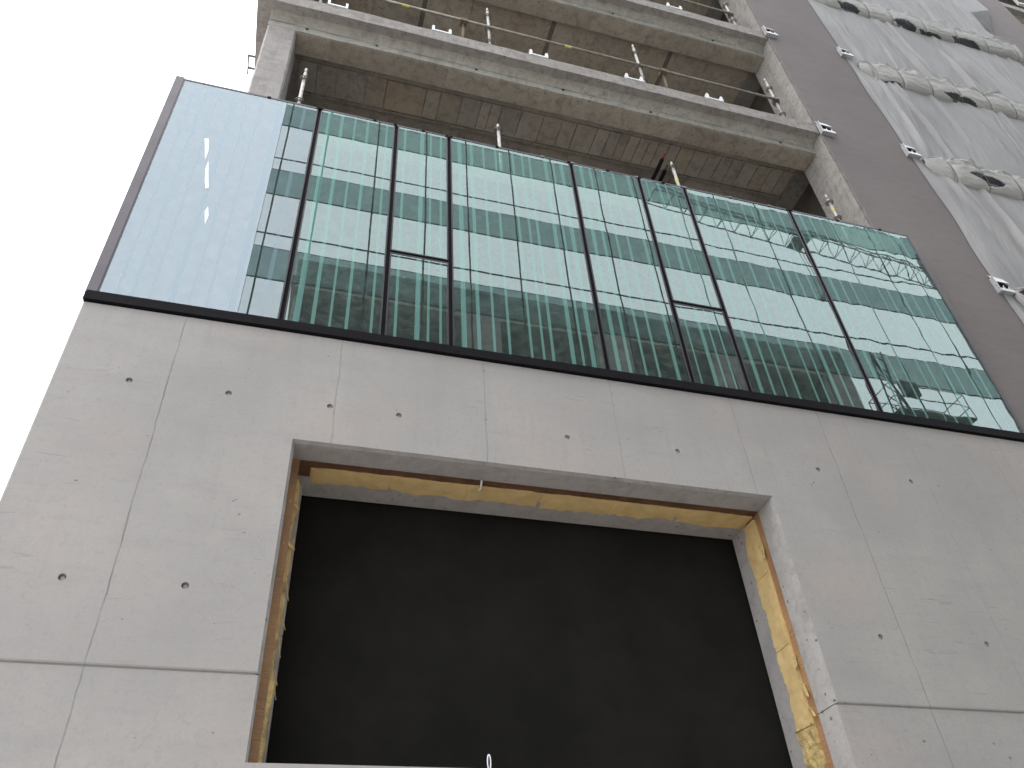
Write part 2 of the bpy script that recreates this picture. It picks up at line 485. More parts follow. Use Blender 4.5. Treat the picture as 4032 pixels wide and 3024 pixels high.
for x0, x1 in piers:
    part('pier', M['raw'], raw, (x0, x1, 0.275, 0.885, 0, TOP))
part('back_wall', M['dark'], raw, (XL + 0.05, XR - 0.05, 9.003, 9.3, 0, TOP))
part('side_wall', M['raw'], raw, (-1.245, -1.05, 1.02, 8.997, 0, TOP - 1))
part('side_wall', M['raw'], raw, (XR - 0.3, XR - 0.05, 0.89, 8.997, 0, TOP))
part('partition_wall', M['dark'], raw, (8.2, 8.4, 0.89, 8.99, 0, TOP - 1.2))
part('parapet', M['raw'], raw, (-1.262, 7.815, 0.30, 0.55, levels[-1] + 0.003, TOP), (9.705, 15.395, 0.30, 0.55, levels[-1] + 0.003, TOP), (17.305, 22.595, 0.30, 0.55, levels[-1] + 0.003, TOP), (24.405, 30.395, 0.30, 0.55, levels[-1] + 0.003, TOP))
# left corner column, rounded and slightly uneven
bm = bmesh.new()
n = 60
prof = [(-1.262, 0.53), (-1.235, 0.503), (-0.88, 0.503), (-0.855, 0.53), (-0.855, 1.018), (-1.262, 1.018)]
rings = []
for i in range(n + 1):
    z = 3.5 + (TOP - 4.3 - 3.5) * i / n
    rings.append([bm.verts.new((x + 0.006 * noise.noise(Vector((x * 3, z * 2, 0))), y + 0.006 * noise.noise(Vector((x * 3, z * 2.2, 5))), z)) for x, y in prof])
for i in range(n):
    for j in range(6):
        k = (j + 1) % 6
        bm.faces.new((rings[i][j], rings[i][k], rings[i + 1][k], rings[i + 1][j]))
col_o = new_mesh_obj('column', bm, M['column'], raw)

# formwork imprint on the soffits: boards and plywood sheets cast into the underside
def soffit(zt, rows, name='soffit'):
    bm = bmesh.new()
    tl = bm.loops.layers.float_color.new('tone')
    for (x0, x1, y0, y1, drop, t) in rows:
        fs = box(bm, x0, x1, y0, y1, zt - 0.2625 - drop, zt - (0.2622 if drop < 0.2 else 0.50))
        for f in fs:
            for l in f.loops: l[tl] = t
    return new_mesh_obj(name, bm, M['soffit'], raw)
def tone(v, w=0.0): return (v * (1 + 0.05 * w), v, v * (1 - 0.07 * w), 1)
J = [-0.80, -0.52, -0.22, -0.02, 0.24, 0.555, 1.18, 1.41, 1.755, 2.075, 2.24, 2.42, 2.755, 3.13, 3.455, 3.71, 4.07, 4.295, 4.495, 4.657, 4.85, 5.025, 5.20, 5.39, 5.59, 5.86, 6.135, 6.38, 6.6, 6.83, 7.1, 7.36, 7.6, 7.80]
rows = []
for a, b in zip(J, J[1:]):
    v = uni(0.82, 1.02)
    t = tone(v, uni(-0.3, 1))
    if abs(a - 0.555) < 0.01: t = (0.95, 0.87, 0.78, 1)
    rows.append((a + 0.006, b - 0.006, 1.068, 1.565, uni(0.012, 0.03), t))
xs = -0.82
while xs < 7.8:
    xe = min(7.8, xs + uni(0.9, 2.2))
    rows.append((xs + 0.006, xe - 0.006, 0.87, 1.055, uni(0.004, 0.03), tone(uni(0.8, 1.0), 0.2)))
    xs = xe
xs = -0.82
while xs < 7.8:
    xe = min(7.8, xs + uni(0.9, 2.4))
    rows.append((xs + 0.006, xe - 0.006, 1.585, 1.63, 0.045, tone(uni(0.6, 0.8), 0.3)))
    rows.append((xs + 0.006, xe - 0.006, 1.64, 1.95, uni(0.004, 0.012), tone(uni(0.65, 0.85), 0.3)))
    xs = xe
xs = -0.82
while xs < 7.8:
    xe = min(7.8, xs + uni(0.25, 0.5))
    rows.append((xs + 0.005, xe - 0.005, 1.97, 2.9, uni(0.004, 0.012), tone(uni(0.55, 0.8), 0.4)))
    xs = xe
soffit(levels[3], rows)
rows = []
J = [-0.82, 0.2, 1.13, 2.0, 3.60, 4.46, 6.05, 7.10, 7.80]
for a, b in zip(J, J[1:]):
    for y0, y1 in ((0.965, 2.2), (2.22, 4.5)):
        rows.append((a + 0.005, b - 0.005, y0, y1, uni(0.004, 0.012), tone(uni(0.92, 1.08), uni(0.3, 1.0))))
    rows.append((a + 0.02, b - 0.02, 0.87, 0.955, uni(0.004, 0.02), tone(uni(0.8, 0.95), 0.2)))
for xx in (1.13, 3.60, 6.05):
    rows.append((xx - 0.045, xx + 0.045, 0.97, 4.5, 0.014, tone(0.42)))
soffit(levels[4], rows)
for lv in (5, 6):
    rows = []
    xs = -0.82
    while xs < 7.8:
        xe = min(7.8, xs + uni(0.7, 1.3)); rows.append((xs + .005, xe - .005, 0.9, 3.0, uni(.004, .012), tone(uni(0.85, 1.05), .6))); xs = xe
    soffit(levels[lv], rows)
for lv in (3, 4, 5):
    rows = []
    xs = -1.24
    while xs < 7.8:
        xe = min(7.8, xs + uni(0.7, 2.0)); rows.append((xs + .003, xe - .003, 0.525, 0.85, uni(.266, .274) , tone(uni(0.72, 0.88), .5))); xs = xe
    soffit(levels[lv], rows, 'beam_underside')
# small drainage sockets cast in the beam faces
for xx, lv, zz in ((-0.72, 3, .42), (0.30, 3, .42), (1.83, 3, .42), (3.25, 3, .40), (4.75, 3, .45), (7.15, 3, .43), (4.6, 4, .40), (6.7, 4, .41)):
    bm = bmesh.new()
    tube(bm, (xx, 0.488, levels[lv] - zz), (xx, 0.53, levels[lv] - zz), 0.022, 10)
    new_mesh_obj('cast_in_socket', bm, M['dark_fill'], raw)

# ---------------------------------------------------------------- rendered piers
def render_skin(x0, x1, label, jag=True):
    bm = bmesh.new()
    n = 420
    y0, y1 = 0.235, 0.272
    prev = None
    for i in range(n + 1):
        z = TOP * i / n
        j = 0.02 + 0.016 * noise.noise(Vector((z * 1.3, 2, x0))) + 0.022 * noise.noise(Vector((z * 5.0, 7, x0))) + 0.014 * noise.noise(Vector((z * 16, 1, x0)))
        if not jag: j = 0.0
        r = [bm.verts.new(p) for p in ((x0 + j, y1, z), (x0 + j, y0 + 0.008, z), (x0 + j + 0.015, y0, z), ((x0 + x1) / 2, y0, z), (x1, y0, z), (x1, y1, z))]
        if prev:
            for a in range(5): bm.faces.new((prev[a], prev[a + 1], r[a + 1], r[a]))
        prev = r
    return tag(new_mesh_obj('rendered_wall', bm, M['render']), label, 'wall', None)
render_skin(7.815, 9.705, 'tall smooth dark grey rendered wall strip between the open floors and the sheeting')
render_skin(15.395, 17.305, 'dark grey rendered wall strip at the upper right corner beyond the sheeting', False)
render_skin(22.595, 24.405, 'dark grey rendered wall strip two bays right of the photo edge', False)
render_skin(30.395, 32.205, 'dark grey rendered wall strip at the far right end of the building', False)

# ---------------------------------------------------------------- precast wall with its opening
OX0, OX1, OZ0, OZ1 = -0.03, 4.34, 3.23, 5.69
wall = thing('concrete_wall', 'smooth light grey concrete wall with tie holes and one large unglazed opening', 'wall')
def opening(bm): box(bm, OX0, OX1, -0.5, 1.5, OZ0, OZ1)
def splay(bm):
    # 25 mm arris round the opening
    a = 0.022
    v0 = [(OX0 - a, -0.001, OZ0 - a * .3), (OX1 + a, -0.001, OZ0 - a * .3), (OX1 + a, -0.001, OZ1 + a), (OX0 - a, -0.001, OZ1 + a)]
    v1 = [(OX0 + .002, 0.030, OZ0 + .002), (OX1 - .002, 0.030, OZ0 + .002), (OX1 - .002, 0.030, OZ1 - .002), (OX0 + .002, 0.030, OZ1 - .002)]
    A = [bm.verts.new(p) for p in v0]; B = [bm.verts.new(p) for p in v1]
    bm.faces.new(A); bm.faces.new(B[::-1])
    for i in range(4):
        j = (i + 1) % 4; bm.faces.new((A[j], A[i], B[i], B[j]))
holes = [(-1.378, 6.10), (-0.613, 6.10), (0.214, 6.10), (0.805, 6.10), (2.356, 6.10), (3.464, 6.105), (4.997, 6.103), (6.092, 6.105),
         (-1.383, 4.355), (-0.612, 4.36), (5.004, 4.365), (6.111, 4.37)]
def tie(x, z):
    def f(bm): tube(bm, (x, -0.006, z), (x, 0.034, z), 0.0270, 22, 0.0205)
    return f
def reveal_mats(o):
    me = o.data
    me.materials.append(M['arris']); me.materials.append(M['reveal'])
    for p in me.polygons:
        c, n = p.center, p.normal
        if not (OX0 - .04 < c.x < OX1 + .04 and OZ0 - .04 < c.z < OZ1 + .04): continue
        if abs(n.y) < 0.1 and c.y > 0.02: p.material_index = 2
        elif abs(n.y) < 0.93 and c.y < 0.04: p.material_index = 1
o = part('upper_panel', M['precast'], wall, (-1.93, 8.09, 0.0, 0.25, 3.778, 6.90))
bev(o, 0.014)
cut(o, [tie(x, z) for x, z in holes])
cut(o, [opening]); cut(o, [splay]); reveal_mats(o)
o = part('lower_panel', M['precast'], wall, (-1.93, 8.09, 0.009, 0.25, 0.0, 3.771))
bev(o, 0.008)
cut(o, [opening]); cut(o, [splay]); reveal_mats(o)
# the joint filler between the panels
part('joint_filler', M['precast'], wall, (-1.91, OX0 - .03, 0.016, 0.2, 3.765, 3.79), (OX1 + .03, 8.07, 0.016, 0.2, 3.765, 3.79))
for x, z in holes:
    bm = bmesh.new()
    tube(bm, (x, 0.020, z), (x, 0.045, z), 0.0165, 18, 0.0165)
    new_mesh_obj('tie_hole_plug', bm, M['reveal'], wall)
# inner leaf ring
IX0 = 0.085
o = part('inner_leaf', M['reveal'], wall, (-1.2, 7.8, 0.50, 0.784, 0.0, 6.6))
def op2(bm): box(bm, IX0, OX1, -0.5, 1.5, OZ0 - .0, OZ1)
cut(o, [op2])

def strip(name, mat, axis, s0, s1, base, sgn, yA, yB, rag, lump, seed, n=170, parent=None, ragA=0.0):
    """a foam strip in the opening's reveal; base is the reveal plane, sgn the way it stands out of it"""
    bm = bmesh.new()
    prev = None
    m = 7
    for i in range(n + 1):
        s = s0 + (s1 - s0) * i / n
        ra = rag * (noise.noise(Vector((s * 3.1, seed, 0))) + 0.5 * noise.noise(Vector((s * 11, seed, 4))) + 0.25 * noise.noise(Vector((s * 30, seed, 4))))
        rA = ragA * (noise.noise(Vector((s * 3.7, seed, 9))) + 0.6 * noise.noise(Vector((s * 14, seed, 6))))
        pts = [(yA + rA, -0.02)]
        for j in range(m + 1):
            y = yA + rA + (yB + ra - yA - rA) * j / m
            h = 0.012 + lump * (0.6 + noise.noise(Vector((s * 4, y * 6, seed))) + 0.5 * noise.noise(Vector((s * 15, y * 15, seed))))
            # slab joints in the foam
            if lump > 0 and abs((s * 1.45 + seed) % 1.0 - 0.5) < 0.012: h -= 0.010
            pts.append((y, max(0.003, h)))
        pts.append((yB + ra, -0.02))
        r = []
        for y, h in pts:
            if axis == 'x': r.append(bm.verts.new((s, y, base + sgn * h)))
            else: r.append(bm.verts.new((base + sgn * h, y, s)))
        if prev:
            for a in range(len(r) - 1): bm.faces.new((prev[a], prev[a + 1], r[a + 1], r[a]))
        prev = r
    bmesh.ops.recalc_face_normals(bm, faces=bm.faces)
    return new_mesh_obj(name, bm, mat, parent)
ins = thing('foam_insulation', 'yellow rigid foam insulation exposed round the sides and top of the wall opening', 'insulation')
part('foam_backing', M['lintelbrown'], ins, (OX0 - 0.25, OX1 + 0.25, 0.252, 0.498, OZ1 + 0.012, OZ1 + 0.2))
part('foam_backing', M['brown'], ins, (OX1 + 0.012, OX1 + 0.2, 0.252, 0.498, OZ0 - 0.2, OZ1 + 0.010))
part('foam_backing', M['brown'], ins, (OX0 - 0.25, OX0 + 0.062, 0.252, 0.498, OZ0 - 0.2, OZ1 + 0.010))
strip('foam_strip', M['foam'], 'x', OX0 + 0.16, OX1 - 0.005, OZ1 + 0.010, -1, 0.352, 0.560, 0.06, 0.008, 3.3, parent=ins, ragA=0.012)
strip('foam_strip', M['foam'], 'z', OZ0 + 0.5, OZ1 - 0.03, OX1 + 0.004, -1, 0.350, 0.560, 0.05, 0.010, 5.1, parent=ins, ragA=0.01)
strip('crumbled_foam', M['foamrough'], 'z', OZ0 - 0.05, OZ0 + 0.52, OX1, -1, 0.335, 0.575, 0.05, 0.03, 6.1, 120, ins, 0.03)
strip('foam_strip', M['foam'], 'z', OZ0 + 0.02, OZ1 - 0.12, OX0 + 0.052, 1, 0.375, 0.52, 0.02, 0.026, 8.7, 320, ins, 0.045)
# torn lumps and tongues hanging from the foam
def shard(p, u, v, w, seed, mat=M['foamrough'], th=0.018):
    random.seed(seed)
    bm = bmesh.new()
    p, u, v, w = Vector(p), Vector(u), Vector(v), Vector(w)
    n = 7
    top, bot = [], []
    for i in range(n + 1):
        t = i / n
        wd = (1 - t) ** 0.6 * (0.8 + 0.4 * rnd())
        c = p + u * t + w * (t * t)
        top.append((bm.verts.new(c - v * wd), bm.verts.new(c + v * wd)))
        q = u.cross(v).normalized() * th
        bot.append((bm.verts.new(c - v * wd + q), bm.verts.new(c + v * wd + q)))
    for i in range(n):
        bm.faces.new((top[i][0], top[i][1], top[i + 1][1], top[i + 1][0]))
        bm.faces.new((bot[i][1], bot[i][0], bot[i + 1][0], bot[i + 1][1]))
        bm.faces.new((top[i][0], top[i + 1][0], bot[i + 1][0], bot[i][0]))
        bm.faces.new((top[i + 1][1], top[i][1], bot[i][1], bot[i + 1][1]))
    bm.faces.new((top[0][1], top[0][0], bot[0][0], bot[0][1]))
    bmesh.ops.recalc_face_normals(bm, faces=bm.faces)
    new_mesh_obj('torn_foam_flake', bm, mat, ins)
shard((4.33, 0.37, 5.42), (-0.01, -0.06, -0.20), (0.002, 0.03, 0), (-0.03, 0, 0), 1)
shard((4.33, 0.36, 4.30), (-0.02, -0.05, -0.13), (0.002, 0.03, 0), (-0.03, 0, 0), 2)
shard((4.33, 0.35, 4.06), (-0.02, -0.07, -0.14), (0.002, 0.025, 0), (-0.02, -.02, 0), 3)
shard((4.33, 0.34, 3.86), (-0.02, -0.09, -0.10), (0.002, 0.012, 0), (-0.02, 0, 0), 4)
for i, z in enumerate((5.02, 4.62, 4.36, 4.18, 3.95, 3.88)):
    shard((0.062, 0.36, z), (0.012 + 0.005 * (i % 3), 0.03, -0.10 - 0.03 * (i % 2)), (0.0, 0.02, 0.01), (0.01, 0, 0), 20 + i, M['foamrough'], 0.006)
shard((-0.01, 0.27, 5.30), (0.085, 0.10, 0.0), (0.0, 0.03, 0.035), (0, 0, -.02), 41, M['foam'], 0.01)
shard((-0.01, 0.27, 4.92), (0.085, 0.10, 0.02), (0.0, 0.03, 0.04), (0, 0, -.02), 42, M['foam'], 0.01)
random.seed(11)
# crumbled mortar and foam along the bottom corner
strip('crumbled_foam', M['foamrough'], 'z', OZ0 + 0.0, OZ0 + 0.62, OX0 + 0.058, 1, 0.27, 0.50, 0.02, 0.022, 9.9, 90, ins, 0.01)
# little tie wire through the lintel
bm = bmesh.new()
tube(bm, (1.60, 0.262, 5.70), (1.605, 0.33, 5.655), 0.010, 8, 0.006)
tube(bm, (1.605, 0.33, 5.655), (1.60, 0.37, 5.67), 0.006, 8, 0.012)
new_mesh_obj('tie_wire', bm, M['whitem'], ins)

# black cloth hung behind the opening
bm = bmesh.new()
nx, nz = 60, 36
g = [[bm.verts.new((-0.6 + 5.6 * i / nx, 0.84 + 0.03 * noise.noise(Vector((i * 0.12, j * 0.05, 1))), 2.9 + 3.3 * j / nz)) for j in range(nz + 1)] for i in range(nx + 1)]
for i in range(nx):
    for j in range(nz): bm.faces.new((g[i][j], g[i + 1][j], g[i + 1][j + 1], g[i][j + 1]))
gb = bmesh.ops.solidify(bm, geom=bm.faces[:], thickness=0.004)
tag(new_mesh_obj('black_sheet', bm, M['screen'], smooth=True), 'dull black sheet closing the back of the large wall opening', 'sheet')

# white loop sticking up from the sill
bm = bmesh.new()
pts = []
for i in range(15):
    t = math.pi * 2 * i / 14
    pts.append((1.535 + 0.011 * math.sin(t), 0.12, 3.335 - 0.055 * math.cos(t) if False else 3.30 - 0.05 * math.cos(t)))
for a, b in zip(pts, pts[1:]): tube(bm, a, b, 0.0045, 6)
tube(bm, (1.535, 0.12, 3.12), (1.535, 0.12, 3.25), 0.006, 8)
tag(new_mesh_obj('cable_loop', bm, M['whitem']), 'small white cable loop standing up from the sill of the wall opening', 'cable')

# ---------------------------------------------------------------- the glass band
GZ0, GZ1 = 7.035, 10.64
mull = [-1.93, -0.309, 0.618, 1.274, 2.886, 3.833, 4.498, 6.115, 8.09]
gw = thing('glass_facade', 'long band of green tinted full height glass panes in black frames above the concrete wall', 'glass facade')
part('bottom_rail', M['black'], gw, (-1.935, 8.095, -0.030, 0.24, 6.908, 6.99), (-1.93, 8.09, -0.015, 0.235, 6.99, 7.025))
part('corner_backing', M['backing'], gw, (-1.85, -0.34, 0.065, 0.085, 7.03, 10.660))
part('top_rail', M['frame'], gw, (-1.93, 8.09, 0.006, 0.07, 10.655, 10.685))
part('corner_backing', M['backing'], gw, (-1.85, -0.34, 0.071, 0.13, 10.661, 10.68))
for i, x in enumerate(mull):
    if i == 0:
        part('corner_frame', M['corner'], gw, (-1.945, -1.855, -0.008, 0.24, 6.992, 10.69))
        continue
    if i == len(mull) - 1:
        part('end_frame', M['frame'], gw, (8.062, 8.092, -0.004, 0.20, 6.995, 10.67)); continue
    part('mullion', M['black'], gw, (x - 0.018, x + 0.018, 0.012, 0.20, 6.995, 10.65))
strips = {
    0: [(-1.72, -1.69), (-1.60, -1.56), (-1.45, -1.42), (-1.28, -1.23), (-1.12, -1.09), (-0.98, -0.95), (-0.78, -0.72), (-0.50, -0.46)],
    1: [(-.207, -.153), (-.05, -.014), (.112, .134), (.259, .290), (.492, .516)],
    2: [(.716, .745), (.916, .964), (1.036, 1.06), (1.159, 1.185)],
    3: [(1.381, 1.432), (1.537, 1.576), (1.697, 1.724), (1.853, 1.881), (2.079, 2.105), (2.204, 2.23), (2.3, 2.332), (2.505, 2.551), (2.621, 2.648), (2.72, 2.77)],
    4: [(2.993, 3.038), (3.122, 3.158), (3.3, 3.329), (3.449, 3.478), (3.66, 3.70)],
    5: [(3.93, 3.95), (4.09, 4.135), (4.21, 4.235), (4.33, 4.355)],
    6: [(4.62, 4.665), (4.78, 4.81), (4.93, 4.955), (5.09, 5.12), (5.32, 5.345), (5.46, 5.485), (5.60, 5.645), (5.75, 5.78), (5.90, 5.93)],
    7: [(6.24, 6.285), (6.40, 6.43), (6.56, 6.585), (6.72, 6.75), (6.98, 7.0), (7.12, 7.15), (7.33, 7.375), (7.5, 7.53), (7.7, 7.725), (7.86, 7.9)],
}
def unit(i, z0, z1):
    a, b = mull[i], mull[i + 1]
    x0 = a + (0.019 if i else 0.075); x1 = b - 0.019 if i < 7 else b - 0.03
    fw = 0.015
    bm = bmesh.new()
    for q in ((x0, x0 + fw, z0, z1), (x1 - fw, x1, z0, z1), (x0 + fw, x1 - fw, z0, z0 + fw), (x0 + fw, x1 - fw, z1 - fw, z1)):
        box(bm, q[0], q[1], -0.004, 0.06, q[2], q[3])
    fr = new_mesh_obj('pane_frame', bm, M['frame'], gw)
    px0, px1, pz0, pz1 = x0 + fw - 0.002, x1 - fw + 0.002, z0 + fw - 0.002, z1 - fw + 0.002
    bm = bmesh.new()
    xs = [(px0, 0)]
    for s, e in strips[i]:
        if s > px0 and e < px1: xs += [(s, 1), (e, 0)]
    xs.append((px1, 0))
    xc, zc = (px0 + px1) / 2, (pz0 + pz1) / 2
    tx, tz = uni(-0.0016, 0.0016), uni(-0.0012, 0.0012)      # no two panes hang quite true
    fv = [tuple(bm.verts.new((x, tx * (x - xc) + tz * (zz - zc), zz)) for zz in (pz0, pz1)) for x, _ in xs]
    for k in range(len(xs) - 1):
        f = bm.faces.new((fv[k][0], fv[k + 1][0], fv[k + 1][1], fv[k][1])); f.material_index = xs[k][1]
    o = new_mesh_obj('glass_pane', bm, [M['paleglass'], M['palefrit']] if i == 0 else [M['glass'], M['frit']], gw)
    return o
for i in range(8):
    if i in (2, 5):
        zt = 8.262
        part('transom', M['black'], gw, (mull[i] + 0.018, mull[i + 1] - 0.018, 0.012, 0.15, zt - 0.016, zt + 0.016))
        unit(i, 7.02, zt - 0.017); unit(i, zt + 0.017, 10.655)
    else:
        unit(i, 7.02, 10.655)
# glass fixing clips along the top edge
for x in (-0.9, -0.33, -0.29, 0.35, 0.60, 0.95, 1.25, 1.30, 1.9, 2.5, 2.86, 2.91, 3.4, 3.81, 3.86, 4.2, 4.47, 4.52, 5.2, 5.8, 6.09, 6.14, 6.9, 7.6):
    part('glazing_clip', M['black'] if rnd() < .6 else M['gasket'], gw, (x - 0.02, x + 0.02, -0.012, 0.05, 10.648, 10.668))
# white slivers painted for the bright light seen in the corner pane
tp = tag(part('glare_sliver', M['glare'], None, (0, 0, 0, 0, 0, 0)), 'x', 'glare'); bpy.data.objects.remove(tp)
glares = [([(-1.433, 9.577), (-1.394, 9.591), (-1.357, 9.369), (-1.359, 9.201)], 'topmost painted light sliver on the pale corner pane'),
         ([(-1.325, 9.186), (-1.332, 9.066), (-1.297, 8.839), (-1.269, 8.718), (-1.242, 8.735)], 'long middle painted light sliver on the pale corner pane'),
         ([(-1.195, 8.445), (-1.211, 8.358), (-1.174, 8.168), (-1.165, 8.304)], 'lowest painted light sliver on the pale corner pane')]
for pts, lab in glares:
    bm = bmesh.new()
    a = [bm.verts.new((x, -0.004, z)) for x, z in pts]; b = [bm.verts.new((x, -0.001, z)) for x, z in pts]
    bm.faces.new(a); bm.faces.new(b[::-1])
    for i in range(len(a)): bm.faces.new((a[i - 1], a[i], b[i], b[i - 1]))
    bmesh.ops.recalc_face_normals(bm, faces=bm.faces)
    tag(new_mesh_obj('glare_sliver', bm, M['glare']), lab, 'glare', 'painted light slivers on the corner pane')

# ---------------------------------------------------------------- scaffold tubes
def rosette_bm(z, r=0.062):
    bm = bmesh.new()
    tube(bm, (0, 0, z - 0.012), (0, 0, z + 0.012), 0.034, 14)
    # ring with windows: outer hoop and eight spokes
    seg = 24; ri, ro = r * 0.80, r
    vs = []
    for i in range(seg):
        t = 2 * math.pi * i / seg
        vs.append([bm.verts.new((q * math.cos(t), q * math.sin(t), z + h)) for q, h in ((ri, -.005), (ro, -.005), (ro, .005), (ri, .005))])
    for i in range(seg):
        a, b = vs[i], vs[(i + 1) % seg]
        for j in range(4):
            k = (j + 1) % 4; bm.faces.new((a[j], b[j], b[k], a[k]))
    for i in range(8):
        t = 2 * math.pi * (i + .5) / 8
        tube(bm, (0.03 * math.cos(t), 0.03 * math.sin(t), z), (ri * 1.02 * math.cos(t), ri * 1.02 * math.sin(t), z), 0.0055, 6)
    bmesh.ops.recalc_face_normals(bm, faces=bm.faces)
    return bm
def pole(x, z0, z1, rings, label, group, tilt=(0, 0), tagz=None):
    t = thing('scaffold_pole', label, 'scaffold pole', (x, 0.45, z0), group)
    bm = bmesh.new(); tube(bm, (0, 0, 0), (0, 0, z1 - z0 - 0.12), 0.0242, 16)
    new_mesh_obj('tube', bm, M['galv'], t, True)
    bm = bmesh.new(); tube(bm, (0, 0, z1 - z0 - 0.12), (0, 0, z1 - z0), 0.0195, 14)
    new_mesh_obj('spigot', bm, M['galv'], t, True)
    for r in rings: new_mesh_obj('rosette', rosette_bm(r - z0), M['ring'], t)
    if tagz:
        bm = bmesh.new(); tube(bm, (0, 0, tagz - z0), (0, 0, tagz - z0 + 0.09), 0.0262, 14)
        new_mesh_obj('yellow_sticker', bm, M['yellow'], t)
    t.rotation_euler = (R(tilt[0]), R(tilt[1]), uni(0, 0.7))
    return t
G1 = 'scaffold poles standing on the open floor edges'
z1_, z2_, z3_ = levels[2], levels[3], levels[4]
pole(-0.605, z1_, 12.30, [11.46, 12.02], 'mottled scaffold pole above the glass next to the left concrete column', G1)
pole(2.09, z1_, 11.97, [11.83], 'short scaffold pole rising over the middle of the glass band', G1)
pole(4.79, z1_, 12.00, [11.865], 'short scaffold pole beside the dark red tipped pipes', G1, tagz=11.50)
pole(7.485, z1_, 12.05, [11.46, 11.86], 'scaffold pole with yellow sticker against the lower concrete pier wall', G1, tagz=11.64)
pole(-0.61, z2_, 15.65, [14.42, 14.86, 15.33], 'scaffold pole at the very top edge of the photo near the left corner', G1)
pole(2.07, z2_, 15.62, [14.42, 14.86, 15.33], 'left scaffold pole clamped to the long handrail', G1)
pole(4.77, z2_, 15.66, [14.42, 14.865, 15.35], 'middle scaffold pole on the handrail with a wire tied round it', G1, (0, 0))
pole(7.445, z2_, 15.67, [14.42, 14.81, 14.87, 15.31], 'scaffold pole at the right end of the long handrail against the pier', G1)
pole(7.42, z3_, 18.85, [18.02, 18.27, 18.75], 'scaffold pole in the topmost opening beside the grey rendered wall', G1)
def hrail(x0, x1, z, label, tags=()):
    t = thing('handrail_tube', label, 'handrail', (x0, 0.40, z), 'scaffold handrail tubes along the floor edges')
    bm = bmesh.new(); tube(bm, (0, 0, 0), (x1 - x0, 0, 0), 0.021, 12)
    new_mesh_obj('tube', bm, M['ledger'], t, True)
    for e in (0.02, x1 - x0 - 0.02):
        part('wedge_head', M['ring'], t, (e - 0.05, e + 0.05, -0.03, 0.05, -0.035, 0.035))
    for q in tags:
        bm = bmesh.new(); tube(bm, (q - x0, 0, 0), (q - x0 + 0.12, 0, 0), 0.0225, 12)
        new_mesh_obj('yellow_sticker', bm, M['yellow'], t)
hrail(-0.6, 7.44, 14.855, 'long steel handrail tube crossing the middle open floor', (0.62, 3.38))
hrail(4.7, 7.41, 18.25, 'short steel handrail tube in the topmost opening at the right')
for x, lab in ((1.63, 'brown stub post clamped under the handrail near the left'), (5.2, 'brown stub post clamped under the handrail near the right')):
    t = thing('stub_post', lab, 'post', (x, 0.46, z2_), 'brown stub posts under the handrail')
    bm = bmesh.new(); tube(bm, (-0.02, 0, 0), (0.02, 0, 1.05), 0.026, 12); new_mesh_obj('tube', bm, M['rusty'], t, True)
    bm = bmesh.new(); box(bm, -0.05, 0.06, -0.085, 0.03, 0.88, 0.97); tube(bm, (0.06, -0.03, 0.93), (0.11, -0.05, 0.95), 0.011, 8)
    new_mesh_obj('clamp', bm, M['rusty'], t)
# wire tied round the middle pole
def wire(name, pts, r, mat, label, cat):
    bm = bmesh.new()
    for a, b in zip(pts, pts[1:]): tube(bm, a, b, r, 6)
    return tag(new_mesh_obj(name, bm, mat), label, cat)
wire('tie_wire', [(4.50, 0.39, 14.50), (4.62, 0.39, 14.66), (4.74, 0.36, 14.84), (4.83, 0.36, 14.95), (4.93, 0.40, 15.06), (5.0, 0.42, 15.14)], 0.007, M['rusty'],
     'loose brown tie wire knotted round the middle handrail pole', 'wire')

# ---------------------------------------------------------------- white edge clips on the slab lips
def clip_at(x, z, label, proto=[None]):
    if proto[0] is None:
        t = thing('edge_clip', label, 'clip', (x, 0.25, z), 'white U shaped clips along the slab edges')
        bm = bmesh.new()
        box(bm, 0.0, 0.30, -0.008, 0.05, 0.002, 0.035)
        bev_o = new_mesh_obj('base_bar', bm, M['whitem'], t)
        for a in (0.0, 0.262):
            bm = bmesh.new(); box(bm, a, a + 0.038, -0.0085, -0.003, 0.036, 0.15); box(bm, a, a + 0.005, -0.0025, 0.05, 0.036, 0.15)
            new_mesh_obj('upright', bm, M['whitem'], t)
        proto[0] = t
        return t
    c = copy_tree(proto[0]); c.location = (x, 0.25, z); c['label'] = label
    return c
for x, z, lab in ((-0.49, z2_, 'leftmost white U clip on the middle slab edge, at the top of the photo'),
                  (1.09, z2_, 'white U clip on the middle slab edge just left of the first brown stub post'),
                  (2.66, z2_, 'white U clip on the middle slab edge right of the left handrail pole'),
                  (4.30, z2_, 'white U clip on the middle slab edge at the foot of the wired pole'),
                  (5.76, z2_, 'white U clip on the middle slab edge nearest the grey pier'),
                  (5.72, z3_, 'white U clip on the topmost slab edge')):
    clip_at(x, z, lab)
lc = thing('edge_bracket', 'dark U shaped bracket silhouetted against the sky on the left slab corner', 'bracket', (-1.45, 1.2, z2_ - 0.23))
part('grip_bar', M['ring'], lc, (-0.105, -0.085, 0.0, 0.33, -0.012, 0.012))
part('fixing_leg', M['ring'], lc, (-0.084, 0.001, 0.0, 0.03, -0.012, 0.012))
part('fixing_leg', M['ring'], lc, (-0.084, 0.001, 0.20, 0.23, -0.012, 0.012))
wire('loose_wire', [(-1.50, 1.25, 13.85), (-1.60, 1.25, 13.87), (-1.72, 1.25, 13.94), (-1.82, 1.25, 14.05), (-1.88, 1.25, 14.18)], 0.0025, M['wire'],
     'thin curled wire poking into the sky at the left slab corner', 'wire')

